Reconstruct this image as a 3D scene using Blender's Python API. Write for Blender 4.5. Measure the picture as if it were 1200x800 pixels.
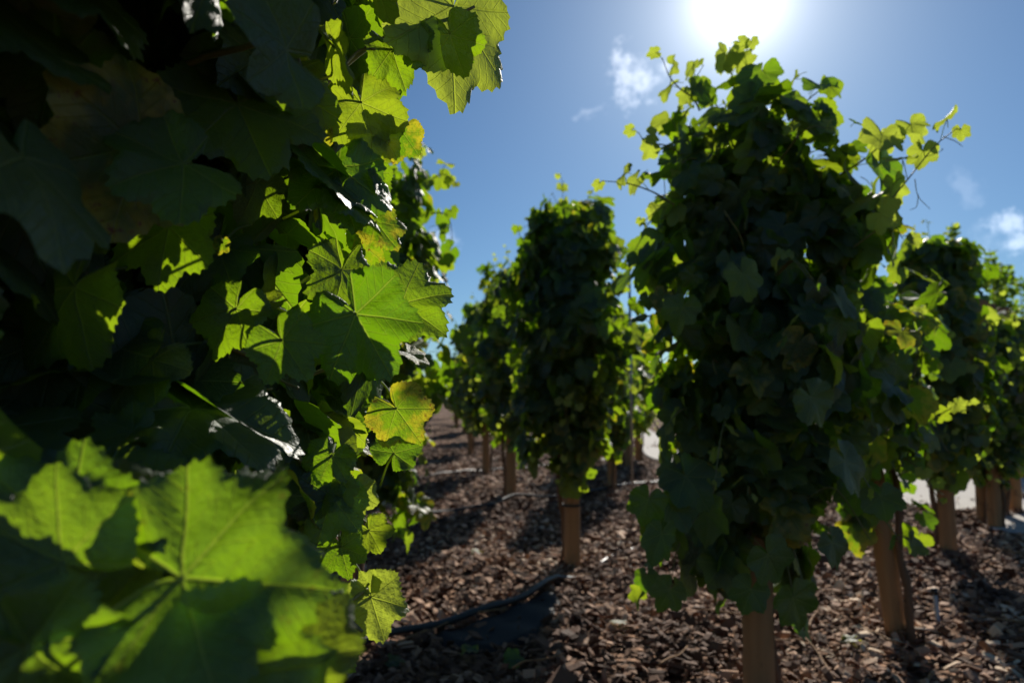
import bpy, math, random
import numpy as np
from mathutils import Vector
R_ = math.radians
PI = math.pi
scene = bpy.context.scene
for _o in list(bpy.data.objects):
    bpy.data.objects.remove(_o)

# ------------------------------------------------------------------ camera
CAM_H = 0.9
FPX = 800.0                      # focal length in photo pixels (24 mm on 36 mm, 1200 px wide)
PITCH = math.atan(65 / FPX)
cam_d = bpy.data.cameras.new("camera")
cam = bpy.data.objects.new("camera", cam_d)
scene.collection.objects.link(cam)
cam.location = (0, 0, CAM_H)
cam.rotation_euler = (PI / 2 + PITCH, 0, 0)
cam_d.lens = 24.0
cam_d.sensor_width = 36.0
cam_d.clip_start = 0.02
cam_d.clip_end = 2000
cam_d.dof.use_dof = True
cam_d.dof.focus_distance = 0.80
cam_d.dof.aperture_fstop = 5.0
scene.camera = cam
_F = np.array([0, math.cos(PITCH), math.sin(PITCH)])
_U = np.array([0, -math.sin(PITCH), math.cos(PITCH)])
_X = np.array([1.0, 0, 0])
CAMP = np.array([0, 0, CAM_H])


def ray(px, py):
    return _F + (px - 600) / FPX * _X + (400 - py) / FPX * _U


def at(px, py, d):
    """world point seen at a photo pixel, d metres in front of the camera"""
    return CAMP + ray(px, py) * d


def ground(px, py):
    r = ray(px, py)
    t = -CAM_H / r[2]
    return (CAMP + r * t)[:2]


# ------------------------------------------------------------------ sun, sky, exposure
sd = ray(866, -2)
sd = sd / np.linalg.norm(sd)
SUN_EL = math.asin(sd[2])
SUN_AZ = math.atan2(sd[0], sd[1])
sun_d = bpy.data.lights.new("sun", 'SUN')
sun_d.energy = 5.0
sun_d.angle = R_(0.53)
sun_d.color = (1.0, 0.94, 0.84)
sun = bpy.data.objects.new("sun", sun_d)
scene.collection.objects.link(sun)
sun.location = (3, 10, 12)
sun.rotation_euler = Vector(sd).to_track_quat('Z', 'Y').to_euler()

world = bpy.data.worlds.new("World")
scene.world = world
world.use_nodes = True
wn, wl = world.node_tree.nodes, world.node_tree.links
wn.clear()


class NT:
    """small helper to write node graphs"""
    def __init__(s, tree):
        s.n, s.l = tree.nodes, tree.links

    def node(s, typ, **kw):
        nd = s.n.new(typ)
        for k, v in kw.items():
            setattr(nd, k, v)
        return nd

    def put(s, sock, v):
        if isinstance(v, bpy.types.NodeSocket):
            s.l.new(v, sock)
        else:
            sock.default_value = v

    def m(s, op, a, b=0.0, c=None, clamp=False):
        nd = s.node('ShaderNodeMath', operation=op, use_clamp=clamp)
        s.put(nd.inputs[0], a)
        s.put(nd.inputs[1], b)
        if c is not None:
            s.put(nd.inputs[2], c)
        return nd.outputs[0]

    def step(s, v, a, b, lo=0.0, hi=1.0):
        nd = s.node('ShaderNodeMapRange', interpolation_type='SMOOTHSTEP')
        s.put(nd.inputs[0], v)
        for i, q in zip((1, 2, 3, 4), (a, b, lo, hi)):
            nd.inputs[i].default_value = q
        return nd.outputs[0]

    def mix(s, f, a, b, blend='MIX'):
        nd = s.node('ShaderNodeMix', data_type='RGBA', blend_type=blend)
        s.put(nd.inputs[0], f)
        for sock, v in ((nd.inputs[6], a), (nd.inputs[7], b)):
            s.put(sock, v if isinstance(v, bpy.types.NodeSocket) else (*v, 1.0))
        return nd.outputs[2]

    def noise(s, vec, scale, detail=3, rough=0.55, dist=0.0):
        nd = s.node('ShaderNodeTexNoise')
        if vec is not None:
            s.l.new(vec, nd.inputs['Vector'])
        nd.inputs['Scale'].default_value = scale
        nd.inputs['Detail'].default_value = detail
        nd.inputs['Roughness'].default_value = rough
        nd.inputs['Distortion'].default_value = dist
        return nd.outputs[0]

    def vm(s, op, a, b=(0, 0, 0)):
        nd = s.node('ShaderNodeVectorMath', operation=op)
        s.put(nd.inputs[0], a)
        s.put(nd.inputs[1], b)
        return nd.outputs['Value'] if op in ('DOT_PRODUCT', 'LENGTH', 'DISTANCE') else nd.outputs[0]

    def mapping(s, vec, scale=(1, 1, 1), loc=(0, 0, 0)):
        nd = s.node('ShaderNodeMapping')
        s.l.new(vec, nd.inputs[0])
        nd.inputs['Location'].default_value = loc
        nd.inputs['Scale'].default_value = scale
        return nd.outputs[0]


SKY_STRENGTH = 0.052
W = NT(world.node_tree)
sky = W.node('ShaderNodeTexSky', sky_type='NISHITA')
sky.sun_disc = False
sky.sun_elevation = SUN_EL
sky.sun_rotation = SUN_AZ
sky.altitude = 300
sky.air_density = 1.0
sky.dust_density = 0.35
sky.ozone_density = 2.5
tc = W.node('ShaderNodeTexCoord')
gen = W.vm('NORMALIZE', tc.outputs['Generated'])
cosang = W.vm('DOT_PRODUCT', gen, tuple(sd))
ang = W.m('ARCCOSINE', W.m('MINIMUM', cosang, 1.0))
# the bright aureole of the sun itself (radiance falls off with the angle from the sun)
g1 = W.m('MULTIPLY', W.m('EXPONENT', W.m('MULTIPLY', W.m('POWER', W.m('DIVIDE', ang, R_(2.9)), 2.0), -1.0)), 9.0)
g2 = W.m('MULTIPLY', W.m('EXPONENT', W.m('DIVIDE', ang, -R_(3.2))), 19.0)
g3 = W.m('MULTIPLY', W.m('EXPONENT', W.m('DIVIDE', ang, -R_(7.0))), 2.4)
glow = W.m('ADD', g1, W.m('ADD', g2, g3))
gl = W.node('ShaderNodeCombineColor')
W.put(gl.inputs[0], glow)
W.put(gl.inputs[1], W.m('MULTIPLY', glow, 0.97))
W.put(gl.inputs[2], W.m('MULTIPLY', glow, 0.93))
skyc = W.mix(1.0, sky.outputs[0], (0.62, 0.88, 1.09), 'MULTIPLY')
base = W.mix(1.0, skyc, gl.outputs[0], 'ADD')
# thin fair-weather clouds, fixed in the sky by direction
warp = W.node('ShaderNodeTexNoise')
W.l.new(gen, warp.inputs['Vector'])
warp.inputs['Scale'].default_value = 14
warp.inputs['Detail'].default_value = 5
wv = W.vm('ADD', gen, W.vm('SCALE', W.vm('SUBTRACT', warp.outputs['Color'], (0.5, 0.5, 0.5))))
for _n in W.n:
    if _n.type == 'VECT_MATH' and _n.operation == 'SCALE':
        _n.inputs['Scale'].default_value = 0.12
fine = W.noise(gen, 38, 6, 0.65)
cm = None
for (px, py, rx, ry, st) in ((733, 94, 27, 27, 1.0), (683, 131, 12, 8, 0.3), (1130, 225, 12, 22, 0.2), (1196, 278, 26, 22, 1.0),
                             (1165, 300, 30, 12, 0.2), (512, 283, 16, 14, 0.5), (1172, 330, 26, 16, 0.35)):
    c = ray(px, py)
    c = c / np.linalg.norm(c)
    rgt = np.cross(c, [0, 0, 1.0]); rgt /= np.linalg.norm(rgt)
    upv = np.cross(rgt, c)
    L = np.linalg.norm(ray(px, py)) * FPX
    dx = W.m('DIVIDE', W.vm('DOT_PRODUCT', wv, tuple(rgt)), rx / L)
    dy = W.m('DIVIDE', W.m('SUBTRACT', W.vm('DOT_PRODUCT', wv, tuple(upv)), 0.0), ry / L)
    front = W.m('GREATER_THAN', W.vm('DOT_PRODUCT', gen, tuple(c)), 0.5)
    dd = W.m('SQRT', W.m('ADD', W.m('MULTIPLY', dx, dx), W.m('MULTIPLY', dy, dy)))
    k = W.step(W.m('ADD', dd, W.m('MULTIPLY', W.m('SUBTRACT', fine, 0.5), 4.4)), 0.0, 1.35, 1.0, 0.0)
    k = W.m('MULTIPLY', W.m('MULTIPLY', k, front), st)
    cm = k if cm is None else W.m('MAXIMUM', cm, k)
cl = W.mix(1.0, base, (9.0, 8.7, 8.4), 'ADD')
final = W.mix(W.m('MULTIPLY', cm, 0.8), base, cl)
bg = W.node('ShaderNodeBackground')
W.l.new(final, bg.inputs[0])
bg.inputs[1].default_value = SKY_STRENGTH
wo = W.node('ShaderNodeOutputWorld')
W.l.new(bg.outputs[0], wo.inputs[0])

scene.view_settings.view_transform = 'Standard'
scene.view_settings.look = 'None'
scene.view_settings.gamma = 1.0
scene.view_settings.exposure = 0.36
scene.view_settings.use_curve_mapping = False
scene.cycles.max_bounces = 8
scene.cycles.diffuse_bounces = 4
scene.cycles.glossy_bounces = 3
scene.cycles.transmission_bounces = 4
scene.cycles.transparent_max_bounces = 6
scene.cycles.use_denoising = True
scene.cycles.sample_clamp_indirect = 6.0
scene.cycles.use_adaptive_sampling = True
scene.cycles.adaptive_threshold = 0.015

# ------------------------------------------------------------------ helpers
COL = scene.collection
RNG = np.random.default_rng(7)


def tag(o, label=None, cat=None, group=None, kind=None):
    for k, v in (('label', label), ('category', cat), ('group', group), ('kind', kind)):
        if v:
            o[k] = v
    return o


def nrm(v):
    v = np.asarray(v, float)
    n = np.linalg.norm(v, axis=-1, keepdims=True)
    return v / np.maximum(n, 1e-9)


def build(name, V, F, mat, parent=None, attrs=None, smooth=True, loc=None):
    """V (n,3), F (m,3) or (m,4) arrays -> one linked mesh object"""
    V = np.asarray(V, np.float32)
    F = np.asarray(F, np.int32)
    me = bpy.data.meshes.new(name)
    me.vertices.add(len(V))
    me.vertices.foreach_set('co', V.ravel())
    k = F.shape[1]
    me.loops.add(F.size)
    me.loops.foreach_set('vertex_index', F.ravel())
    me.polygons.add(len(F))
    me.polygons.foreach_set('loop_start', np.arange(0, F.size, k, dtype=np.int32))
    me.polygons.foreach_set('loop_total', np.full(len(F), k, np.int32))
    me.polygons.foreach_set('use_smooth', np.full(len(F), smooth))
    for an, arr in (attrs or {}).items():
        arr = np.asarray(arr, np.float32)
        if arr.ndim == 2:
            me.attributes.new(an, 'FLOAT_VECTOR', 'POINT').data.foreach_set('vector', arr.ravel())
        else:
            me.attributes.new(an, 'FLOAT', 'POINT').data.foreach_set('value', arr)
    me.update(calc_edges=True)
    me.materials.append(mat)
    o = bpy.data.objects.new(name, me)
    COL.objects.link(o)
    if parent is not None:
        o.parent = parent
    if loc is not None:
        o.location = loc
    return o


def empty(name, loc, rz=0.0):
    o = bpy.data.objects.new(name, None)
    o.empty_display_size = 0.1
    COL.objects.link(o)
    o.location = loc
    o.rotation_euler = (0, 0, rz)
    return o


def join(parts):
    Vs, Fs, As, off = [], [], [], 0
    for p in parts:
        Vs.append(p[0]); Fs.append(p[1] + off); off += len(p[0])
        if len(p) > 2:
            As.append(p[2])
    return np.concatenate(Vs), np.concatenate(Fs), (np.concatenate(As) if As else None)


def smooth_path(P, n):
    P = np.asarray(P, float)
    m = len(P)
    Q = np.vstack([2 * P[0] - P[1], P, 2 * P[-1] - P[-2]])
    out = []
    for t in np.linspace(0, m - 1 - 1e-6, n):
        i = int(t); f = t - i
        a, b, c, d = Q[i], Q[i + 1], Q[i + 2], Q[i + 3]
        out.append(0.5 * (2 * b + (c - a) * f + (2 * a - 5 * b + 4 * c - d) * f * f + (3 * b - a - 3 * c + d) * f ** 3))
    return np.array(out)


def tube(P, rad, ns=7, cap=True):
    P = np.asarray(P, float)
    n = len(P)
    rad = np.broadcast_to(np.asarray(rad, float), (n,))
    T = nrm(np.gradient(P, axis=0))
    ref = np.array([0, 0, 1.0]) if abs(T[0][2]) < 0.9 else np.array([1.0, 0, 0])
    V = []
    a = ref
    for i in range(n):
        s = nrm(np.cross(T[i], a)); b = np.cross(s, T[i]); a = b
        th = np.arange(ns) / ns * 2 * PI
        V.append(P[i] + rad[i] * (np.cos(th)[:, None] * s + np.sin(th)[:, None] * b))
    V = np.concatenate(V)
    F = []
    for i in range(n - 1):
        for j in range(ns):
            k = (j + 1) % ns
            F.append((i * ns + j, i * ns + k, (i + 1) * ns + k, (i + 1) * ns + j))
    if cap:
        V = np.vstack([V, P[0], P[-1]])
        c0, c1 = len(V) - 2, len(V) - 1
        for j in range(ns):
            k = (j + 1) % ns
            F.append((c0, k, j, c0))
            F.append((c1, (n - 1) * ns + j, (n - 1) * ns + k, c1))
    F = np.array(F)
    # all triangles
    t1 = F[:, [0, 1, 2]]
    t2 = F[:, [0, 2, 3]]
    t = np.vstack([t1, t2])
    ok = (t[:, 0] != t[:, 1]) & (t[:, 1] != t[:, 2]) & (t[:, 0] != t[:, 2])
    return V, t[ok]


# ------------------------------------------------------------------ terrain height
def zt(x, y):
    x = np.asarray(x, float); y = np.asarray(y, float)
    z = 0.022 * np.sin(x * 1.7 + 0.6) * np.sin(y * 1.3 + 0.4) + 0.012 * np.sin(x * 4.1 + y * 2.3) + 0.009 * np.sin(y * 5.3 - x * 3.1 + 1)
    fade = np.clip((30 - np.hypot(x, y)) / 20, 0, 1)
    return z * fade


# ------------------------------------------------------------------ materials
def new_mat(name):
    m = bpy.data.materials.new(name)
    m.use_nodes = True
    m.node_tree.nodes.clear()
    return m, NT(m.node_tree)


def finish(N, bsdf):
    o = N.node('ShaderNodeOutputMaterial')
    N.l.new(bsdf, o.inputs[0])


def principled(N, color, rough=0.6, spec=0.4, normal=None, metal=0.0):
    p = N.node('ShaderNodeBsdfPrincipled')
    N.put(p.inputs['Base Color'], color if isinstance(color, bpy.types.NodeSocket) else (*color, 1))
    N.put(p.inputs['Roughness'], rough)
    N.put(p.inputs['Specular IOR Level'], spec)
    p.inputs['Metallic'].default_value = metal
    if normal is not None:
        N.l.new(normal, p.inputs['Normal'])
    return p.outputs[0]


def bump(N, h, strength=0.5, dist=0.01):
    b = N.node('ShaderNodeBump')
    b.inputs['Strength'].default_value = strength
    b.inputs['Distance'].default_value = dist
    N.l.new(h, b.inputs['Height'])
    return b.outputs[0]


def leaf_material(name, detail=True):
    m, N = new_mat(name)
    a = N.node('ShaderNodeAttribute', attribute_name='leafuv')
    t = N.node('ShaderNodeAttribute', attribute_name='tone').outputs['Fac']
    sp = N.node('ShaderNodeSeparateXYZ')
    N.l.new(a.outputs['Vector'], sp.inputs[0])
    x, y, f = sp.outputs
    off = N.node('ShaderNodeCombineXYZ')
    N.put(off.inputs[0], x); N.put(off.inputs[1], y); N.put(off.inputs[2], N.m('MULTIPLY', t, 91.7))
    uv = off.outputs[0]
    n1 = N.noise(uv, 3.2, 3, 0.6)
    t2 = N.m('FRACT', N.m('MULTIPLY', t, 57.31))
    t3 = N.m('FRACT', N.m('MULTIPLY', t, 23.17))
    # veins
    angl = N.m('ARCTAN2', x, y)
    rel = N.m('WRAP', angl, R_(26), R_(-26))
    r = N.m('SQRT', N.m('ADD', N.m('MULTIPLY', x, x), N.m('MULTIPLY', y, y)))
    u = N.m('MULTIPLY', r, N.m('COSINE', rel))
    v = N.m('ABSOLUTE', N.m('MULTIPLY', r, N.m('SINE', rel)))
    main = N.step(N.m('ADD', v, N.m('MULTIPLY', r, 0.006)), 0.006, 0.02, 1.0, 0.0)
    if detail:
        sec = N.m('PINGPONG', N.m('DIVIDE', N.m('SUBTRACT', N.m('ADD', u, N.m('MULTIPLY', n1, 0.05)), N.m('MULTIPLY', v, 0.95)), 0.135), 0.5)
        secm = N.step(sec, 0.01, 0.07, 0.5, 0.0)
        vein = N.m('MAXIMUM', main, secm)
    else:
        vein = main
    # colours: upper face, lower face, light passing through
    top = N.mix(t2, (0.020, 0.040, 0.022), (0.033, 0.061, 0.022))
    top = N.mix(N.m('MULTIPLY', vein, 0.45), top, (0.13, 0.19, 0.07))
    under = N.mix(t2, (0.055, 0.085, 0.040), (0.075, 0.11, 0.045))
    thru = N.mix(t2, (0.23, 0.48, 0.004), (0.42, 0.64, 0.008))
    thru = N.mix(N.m('MULTIPLY', N.step(t3, 0.72, 0.95), 0.55), thru, (0.66, 0.74, 0.03))
    thru = N.mix(N.m('MULTIPLY', N.m('SUBTRACT', n1, 0.35), 0.8, clamp=True), thru, (0.17, 0.36, 0.012))
    thru = N.mix(N.m('MULTIPLY', vein, 0.40), thru, (0.66, 0.76, 0.08))
    # ageing: yellow rim with rusty blotches on some of the leaves
    old = N.step(t, 0.84, 0.90)
    edge = N.step(N.m('ADD', f, N.m('MULTIPLY', N.m('SUBTRACT', n1, 0.5), 3.2)), 0.35, 1.25)
    yel = N.m('MULTIPLY', N.m('MULTIPLY', edge, old), 0.8)
    n2 = N.noise(uv, 9.0, 4, 0.7)
    rust = N.m('MULTIPLY', N.step(n2, 0.58, 0.66), N.m('MULTIPLY', N.step(N.m('ADD', f, N.m('MULTIPLY', n1, 0.5)), 0.80, 1.15), N.step(t, 0.80, 0.9)))
    young = N.step(t, -0.35, -0.3, 1.0, 0.0)      # tone < 0 marks young shoot leaves, and far crown leaves coloured as if sunlit
    top = N.mix(yel, top, (0.22, 0.21, 0.03))
    top = N.mix(young, top, (0.13, 0.19, 0.035))
    top = N.mix(rust, top, (0.11, 0.045, 0.015))
    under = N.mix(yel, under, (0.26, 0.25, 0.06))
    under = N.mix(young, under, (0.17, 0.22, 0.06))
    under = N.mix(rust, under, (0.12, 0.05, 0.02))
    thru = N.mix(yel, thru, (0.85, 0.70, 0.03))
    thru = N.mix(young, thru, (0.66, 0.80, 0.06))
    thru = N.mix(rust, thru, (0.30, 0.08, 0.01))
    geo = N.node('ShaderNodeNewGeometry')
    col = N.mix(geo.outputs['Backfacing'], top, under)
    if detail:
        nb = N.noise(uv, 11.0, 3, 0.6)
        h = N.m('ADD', N.m('MULTIPLY', vein, -0.7), N.m('MULTIPLY', nb, 1.1))
        nrmn = bump(N, h, 0.8, 0.0022)
    else:
        nrmn = None
    rough = N.m('ADD', N.m('MULTIPLY', geo.outputs['Backfacing'], 0.25), N.m('ADD', 0.47, N.m('MULTIPLY', t3, 0.14)))
    p = principled(N, col, rough, 0.72, nrmn)
    tr = N.node('ShaderNodeBsdfTranslucent')
    N.l.new(thru, tr.inputs[0])
    if nrmn is not None:
        N.l.new(nrmn, tr.inputs[1])
    mx = N.node('ShaderNodeMixShader')
    mx.inputs[0].default_value = 0.40
    N.l.new(p, mx.inputs[1]); N.l.new(tr.outputs[0], mx.inputs[2])
    finish(N, mx.outputs[0])
    return m


M_LEAF = leaf_material('vine_leaf')
M_LEAF_FAR = leaf_material('vine_leaf_far', False)


def wood_material(name, ca, cb, grain=26.0):
    m, N = new_mat(name)
    tcn = N.node('ShaderNodeTexCoord').outputs['Object']
    g = N.noise(N.mapping(tcn, (grain, grain, 1.3)), 1.0, 5, 0.65, 0.4)
    b = N.noise(N.mapping(tcn, (6, 6, 3)), 1.0, 3)
    crack = N.step(N.noise(N.mapping(tcn, (34, 34, 0.7), (3, 1, 2)), 1.0, 2), 0.62, 0.68)
    c = N.mix(g, ca, cb)
    c = N.mix(N.m('MULTIPLY', b, 0.45), c, tuple(v * 0.5 for v in ca))
    c = N.mix(N.m('MULTIPLY', crack, 0.7), c, (0.05, 0.03, 0.018))
    blotch = N.step(N.noise(N.mapping(tcn, (9, 9, 5), (7, 3, 1)), 1.0, 5, 0.7), 0.56, 0.66)
    c = N.mix(N.m('MULTIPLY', blotch, 0.5), c, (0.09, 0.055, 0.032))
    h = N.m('SUBTRACT', g, crack)
    finish(N, principled(N, c, 0.8, 0.25, bump(N, h, 0.6, 0.004)))
    return m


M_POST = wood_material('post_wood', (0.25, 0.125, 0.050), (0.43, 0.250, 0.115))
M_STEM = wood_material('vine_bark', (0.10, 0.055, 0.030), (0.21, 0.125, 0.070), 60)


def simple_mat(name, ca, cb, scale=20, rough=0.6, spec=0.4, bs=0.3, bd=0.002, metal=0.0):
    m, N = new_mat(name)
    tcn = N.node('ShaderNodeTexCoord').outputs['Object']
    n = N.noise(tcn, scale, 4, 0.6)
    c = N.mix(n, ca, cb)
    finish(N, principled(N, c, N.m('ADD', rough - 0.08, N.m('MULTIPLY', n, 0.16)), spec, bump(N, n, bs, bd), metal))
    return m


M_CANE = simple_mat('green_cane', (0.10, 0.13, 0.03), (0.20, 0.16, 0.06), 30, 0.5, 0.4)
M_HOSE = simple_mat('black_polyethylene', (0.012, 0.013, 0.015), (0.03, 0.032, 0.036), 12, 0.45, 0.45)
M_STRAP = simple_mat('black_strap', (0.01, 0.01, 0.01), (0.02, 0.02, 0.02), 40, 0.5)
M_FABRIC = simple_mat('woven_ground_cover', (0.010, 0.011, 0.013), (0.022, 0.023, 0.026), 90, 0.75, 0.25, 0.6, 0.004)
M_PIPE = simple_mat('grey_plastic', (0.22, 0.25, 0.28), (0.34, 0.37, 0.40), 25, 0.35, 0.5)
M_METAL = simple_mat('galvanised_metal', (0.25, 0.27, 0.29), (0.38, 0.40, 0.42), 60, 0.42, 0.5, 0.2, 0.001, 0.85)
M_PATH = simple_mat('pale_path', (0.36, 0.33, 0.30), (0.50, 0.47, 0.43), 7, 0.9, 0.2, 0.5, 0.01)


def mulch_material():
    m, N = new_mat('bark_mulch')
    pos = N.node('ShaderNodeNewGeometry').outputs['Position']
    v = N.node('ShaderNodeTexVoronoi')
    N.l.new(N.mapping(pos, (1, 1.0, 1)), v.inputs['Vector'])
    v.inputs['Scale'].default_value = 26
    sep = N.node('ShaderNodeSeparateColor')
    N.l.new(v.outputs['Color'], sep.inputs[0])
    c = N.mix(sep.outputs[0], (0.04, 0.021, 0.013), (0.30, 0.175, 0.11))
    big = N.noise(pos, 1.4, 4, 0.6)
    c = N.mix(N.m('MULTIPLY', N.step(big, 0.45, 0.7), 0.5), c, (0.07, 0.045, 0.03))
    h = N.m('ADD', N.m('MULTIPLY', sep.outputs[1], 1.0), N.m('MULTIPLY', v.outputs['Distance'], -1.2))
    finish(N, principled(N, c, 0.92, 0.08, bump(N, h, 1.0, 0.03)))
    return m


def chip_material():
    m, N = new_mat('bark_chip')
    t = N.node('ShaderNodeAttribute', attribute_name='tone').outputs['Fac']
    tcn = N.node('ShaderNodeTexCoord').outputs['Object']
    r = N.node('ShaderNodeValToRGB')
    N.l.new(t, r.inputs[0])
    e = r.color_ramp.elements
    e[0].position, e[0].color = 0.0, (0.055, 0.025, 0.013, 1)
    e[1].position, e[1].color = 1.0, (0.88, 0.66, 0.46, 1)
    for p_, c_ in ((0.35, (0.19, 0.095, 0.055, 1)), (0.65, (0.52, 0.30, 0.180, 1)), (0.88, (0.80, 0.54, 0.36, 1))):
        k_ = e.new(p_); k_.color = c_
    n = N.noise(tcn, 90, 3, 0.6)
    c = N.mix(N.m('MULTIPLY', n, 0.5), r.outputs[0], (0.06, 0.04, 0.03))
    finish(N, principled(N, c, 0.82, 0.22, bump(N, n, 0.5, 0.004)))
    return m


M_MULCH = mulch_material()
M_CHIP = chip_material()

# ------------------------------------------------------------------ ground sheet
a = np.linspace(-1, 1, 260)
xs = 2 + np.sign(a) * (np.abs(a) * 9 + np.abs(a) ** 7 * 390)
b = np.linspace(0, 1, 260)
ys = -60 + 0 * b
bb = np.linspace(-1, 1, 300)
ys = 6 + np.sign(bb) * (np.abs(bb) * 11 + np.abs(bb) ** 7 * 390)
GX, GY = np.meshgrid(xs, ys)
GV = np.stack([GX, GY, zt(GX, GY)], -1).reshape(-1, 3)
nx, ny = len(xs), len(ys)
idx = np.arange(nx * ny).reshape(ny, nx)
GF = np.stack([idx[:-1, :-1], idx[:-1, 1:], idx[1:, 1:], idx[1:, :-1]], -1).reshape(-1, 4)
g = build('ground', GV, GF, M_MULCH)
tag(g, 'brown bark mulch ground between the vine columns', None, None, 'structure')

# pale path curving past the right side
near = [(16, 3.2)] + [tuple(ground(*p)) for p in ((1400, 640), (1200, 601), (1150, 602), (1045, 593), (940, 575), (850, 556), (765, 538), (750, 522), (742, 505), (738, 492))]
far = [(22, 5.6)] + [tuple(ground(*p)) for p in ((1500, 585), (1250, 565), (1120, 559), (1000, 546), (900, 532), (800, 517), (770, 509), (754, 499), (746, 490), (741, 484))]
n_ = 90
A = smooth_path(np.c_[near, np.zeros(len(near))], n_)
B = smooth_path(np.c_[far, np.zeros(len(far))], n_)
rows = 8
PV = []
for i in range(n_):
    for j in range(rows):
        q = A[i] * (1 - j / (rows - 1)) + B[i] * (j / (rows - 1))
        q[2] = max(zt(q[0], q[1]), 0) * 0.2 + 0.022
        PV.append(q)
for i in range(n_):       # edge skirts go down into the mulch
    PV.append(PV[i * rows] * [1, 1, 0] + [0, 0, -0.05])
for i in range(n_):
    PV.append(PV[i * rows + rows - 1] * [1, 1, 0] + [0, 0, -0.05])
PF = []
for i in range(n_ - 1):
    for j in range(rows - 1):
        a0 = i * rows + j
        PF.append((a0, a0 + 1, a0 + rows + 1, a0 + rows))
    PF.append((i * rows, (i + 1) * rows, n_ * rows + i + 1, n_ * rows + i))
    PF.append((i * rows + rows - 1, n_ * (rows + 1) + i, n_ * (rows + 1) + i + 1, (i + 1) * rows + rows - 1))
tag(build('path', np.array(PV), np.array(PF), M_PATH, smooth=False), 'pale paved path curving past the right side of the vines', None, None, 'structure')
PATH_NEAR = A


def on_path(x, y):
    """true where the path lies (interpolating its two edges along y or x)"""
    poly = np.vstack([A[:, :2], B[::-1, :2]])
    inside = np.zeros(x.shape, bool)
    j = len(poly) - 1
    for i in range(len(poly)):
        xi, yi = poly[i]; xj, yj = poly[j]
        c = ((yi > y) != (yj > y)) & (x < (xj - xi) * (y - yi) / (yj - yi + 1e-12) + xi)
        inside ^= c
        j = i
    return inside


# black ground cover patch beside the hose
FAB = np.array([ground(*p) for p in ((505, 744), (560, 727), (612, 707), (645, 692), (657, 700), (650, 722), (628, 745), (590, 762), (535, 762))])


def in_poly(x, y, poly):
    inside = np.zeros(x.shape, bool)
    j = len(poly) - 1
    for i in range(len(poly)):
        xi, yi = poly[i]; xj, yj = poly[j]
        inside ^= ((yi > y) != (yj > y)) & (x < (xj - xi) * (y - yi) / (yj - yi + 1e-12) + xi)
        j = i
    return inside


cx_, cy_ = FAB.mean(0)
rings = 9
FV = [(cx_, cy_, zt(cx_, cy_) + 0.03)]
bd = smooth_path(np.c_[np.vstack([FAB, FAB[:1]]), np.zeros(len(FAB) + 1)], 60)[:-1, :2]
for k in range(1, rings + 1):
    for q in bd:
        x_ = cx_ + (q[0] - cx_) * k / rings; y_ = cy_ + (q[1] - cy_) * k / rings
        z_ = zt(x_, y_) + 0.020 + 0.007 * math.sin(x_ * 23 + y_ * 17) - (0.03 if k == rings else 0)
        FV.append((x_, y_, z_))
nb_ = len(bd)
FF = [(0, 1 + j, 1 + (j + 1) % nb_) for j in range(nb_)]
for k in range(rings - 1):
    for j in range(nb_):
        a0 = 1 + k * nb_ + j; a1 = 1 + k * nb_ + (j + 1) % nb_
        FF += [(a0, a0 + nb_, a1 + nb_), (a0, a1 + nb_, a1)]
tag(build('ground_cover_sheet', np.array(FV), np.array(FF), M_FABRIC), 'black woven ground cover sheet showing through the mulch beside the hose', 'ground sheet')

# ------------------------------------------------------------------ bark chips (uncountable)
def chips(n, x0, x1, y0, y1, smin, smax, seed):
    g_ = np.random.default_rng(seed)
    x = g_.uniform(x0, x1, n); y = g_.uniform(y0, y1, n)
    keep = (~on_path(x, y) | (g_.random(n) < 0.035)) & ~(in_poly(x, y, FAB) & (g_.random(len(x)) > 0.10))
    x, y = x[keep], y[keep]; n = len(x)
    L = smin + (smax - smin) * g_.random(n) ** 2.2
    Wd = L * g_.uniform(0.3, 0.75, n); H = g_.uniform(0.12, 0.3, n) * Wd
    base_ = np.array([(-1, -1, -1), (1, -1, -1), (1, 1, -1), (-1, 1, -1), (-1, -1, 1), (1, -1, 1), (1, 1, 1), (-1, 1, 1)], float) * 0.5
    V = np.repeat(base_[None], n, 0)
    V = V * (1 + g_.uniform(-0.38, 0.15, V.shape))
    V[:, 4:, :2] *= g_.uniform(0.55, 0.95, (n, 1, 1))
    V[:, :, 0] *= L[:, None]; V[:, :, 1] *= Wd[:, None]; V[:, :, 2] *= H[:, None]
    yaw = g_.uniform(0, 2 * PI, n); pit = g_.normal(0, 0.42, n); rol = g_.normal(0, 0.5, n)

    def rot(V, ax, an):
        c, s = np.cos(an)[:, None], np.sin(an)[:, None]
        i, j = [(1, 2), (0, 2), (0, 1)][ax]
        a_, b_ = V[:, :, i].copy(), V[:, :, j].copy()
        V[:, :, i] = a_ * c - b_ * s; V[:, :, j] = a_ * s + b_ * c
    rot(V, 0, rol); rot(V, 1, pit); rot(V, 2, yaw)
    V[:, :, 0] += x[:, None]; V[:, :, 1] += y[:, None]
    V[:, :, 2] += (zt(x, y) + g_.uniform(0.0, 0.030, n) + 0.004)[:, None]
    q = np.array([(0, 3, 2, 1), (4, 5, 6, 7), (0, 1, 5, 4), (1, 2, 6, 5), (2, 3, 7, 6), (3, 0, 4, 7)])
    F = (q[None] + (np.arange(n) * 8)[:, None, None]).reshape(-1, 4)
    tone = np.clip(g_.beta(1.6, 2.3, n) * (1 + 0.35 * np.sin(x * 2.3 + 1) * np.sin(y * 1.9) + 0.2 * np.sin(x * 7 - y * 5)), 0, 1)
    return V.reshape(-1, 3), F, np.repeat(tone, 8)


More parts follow.
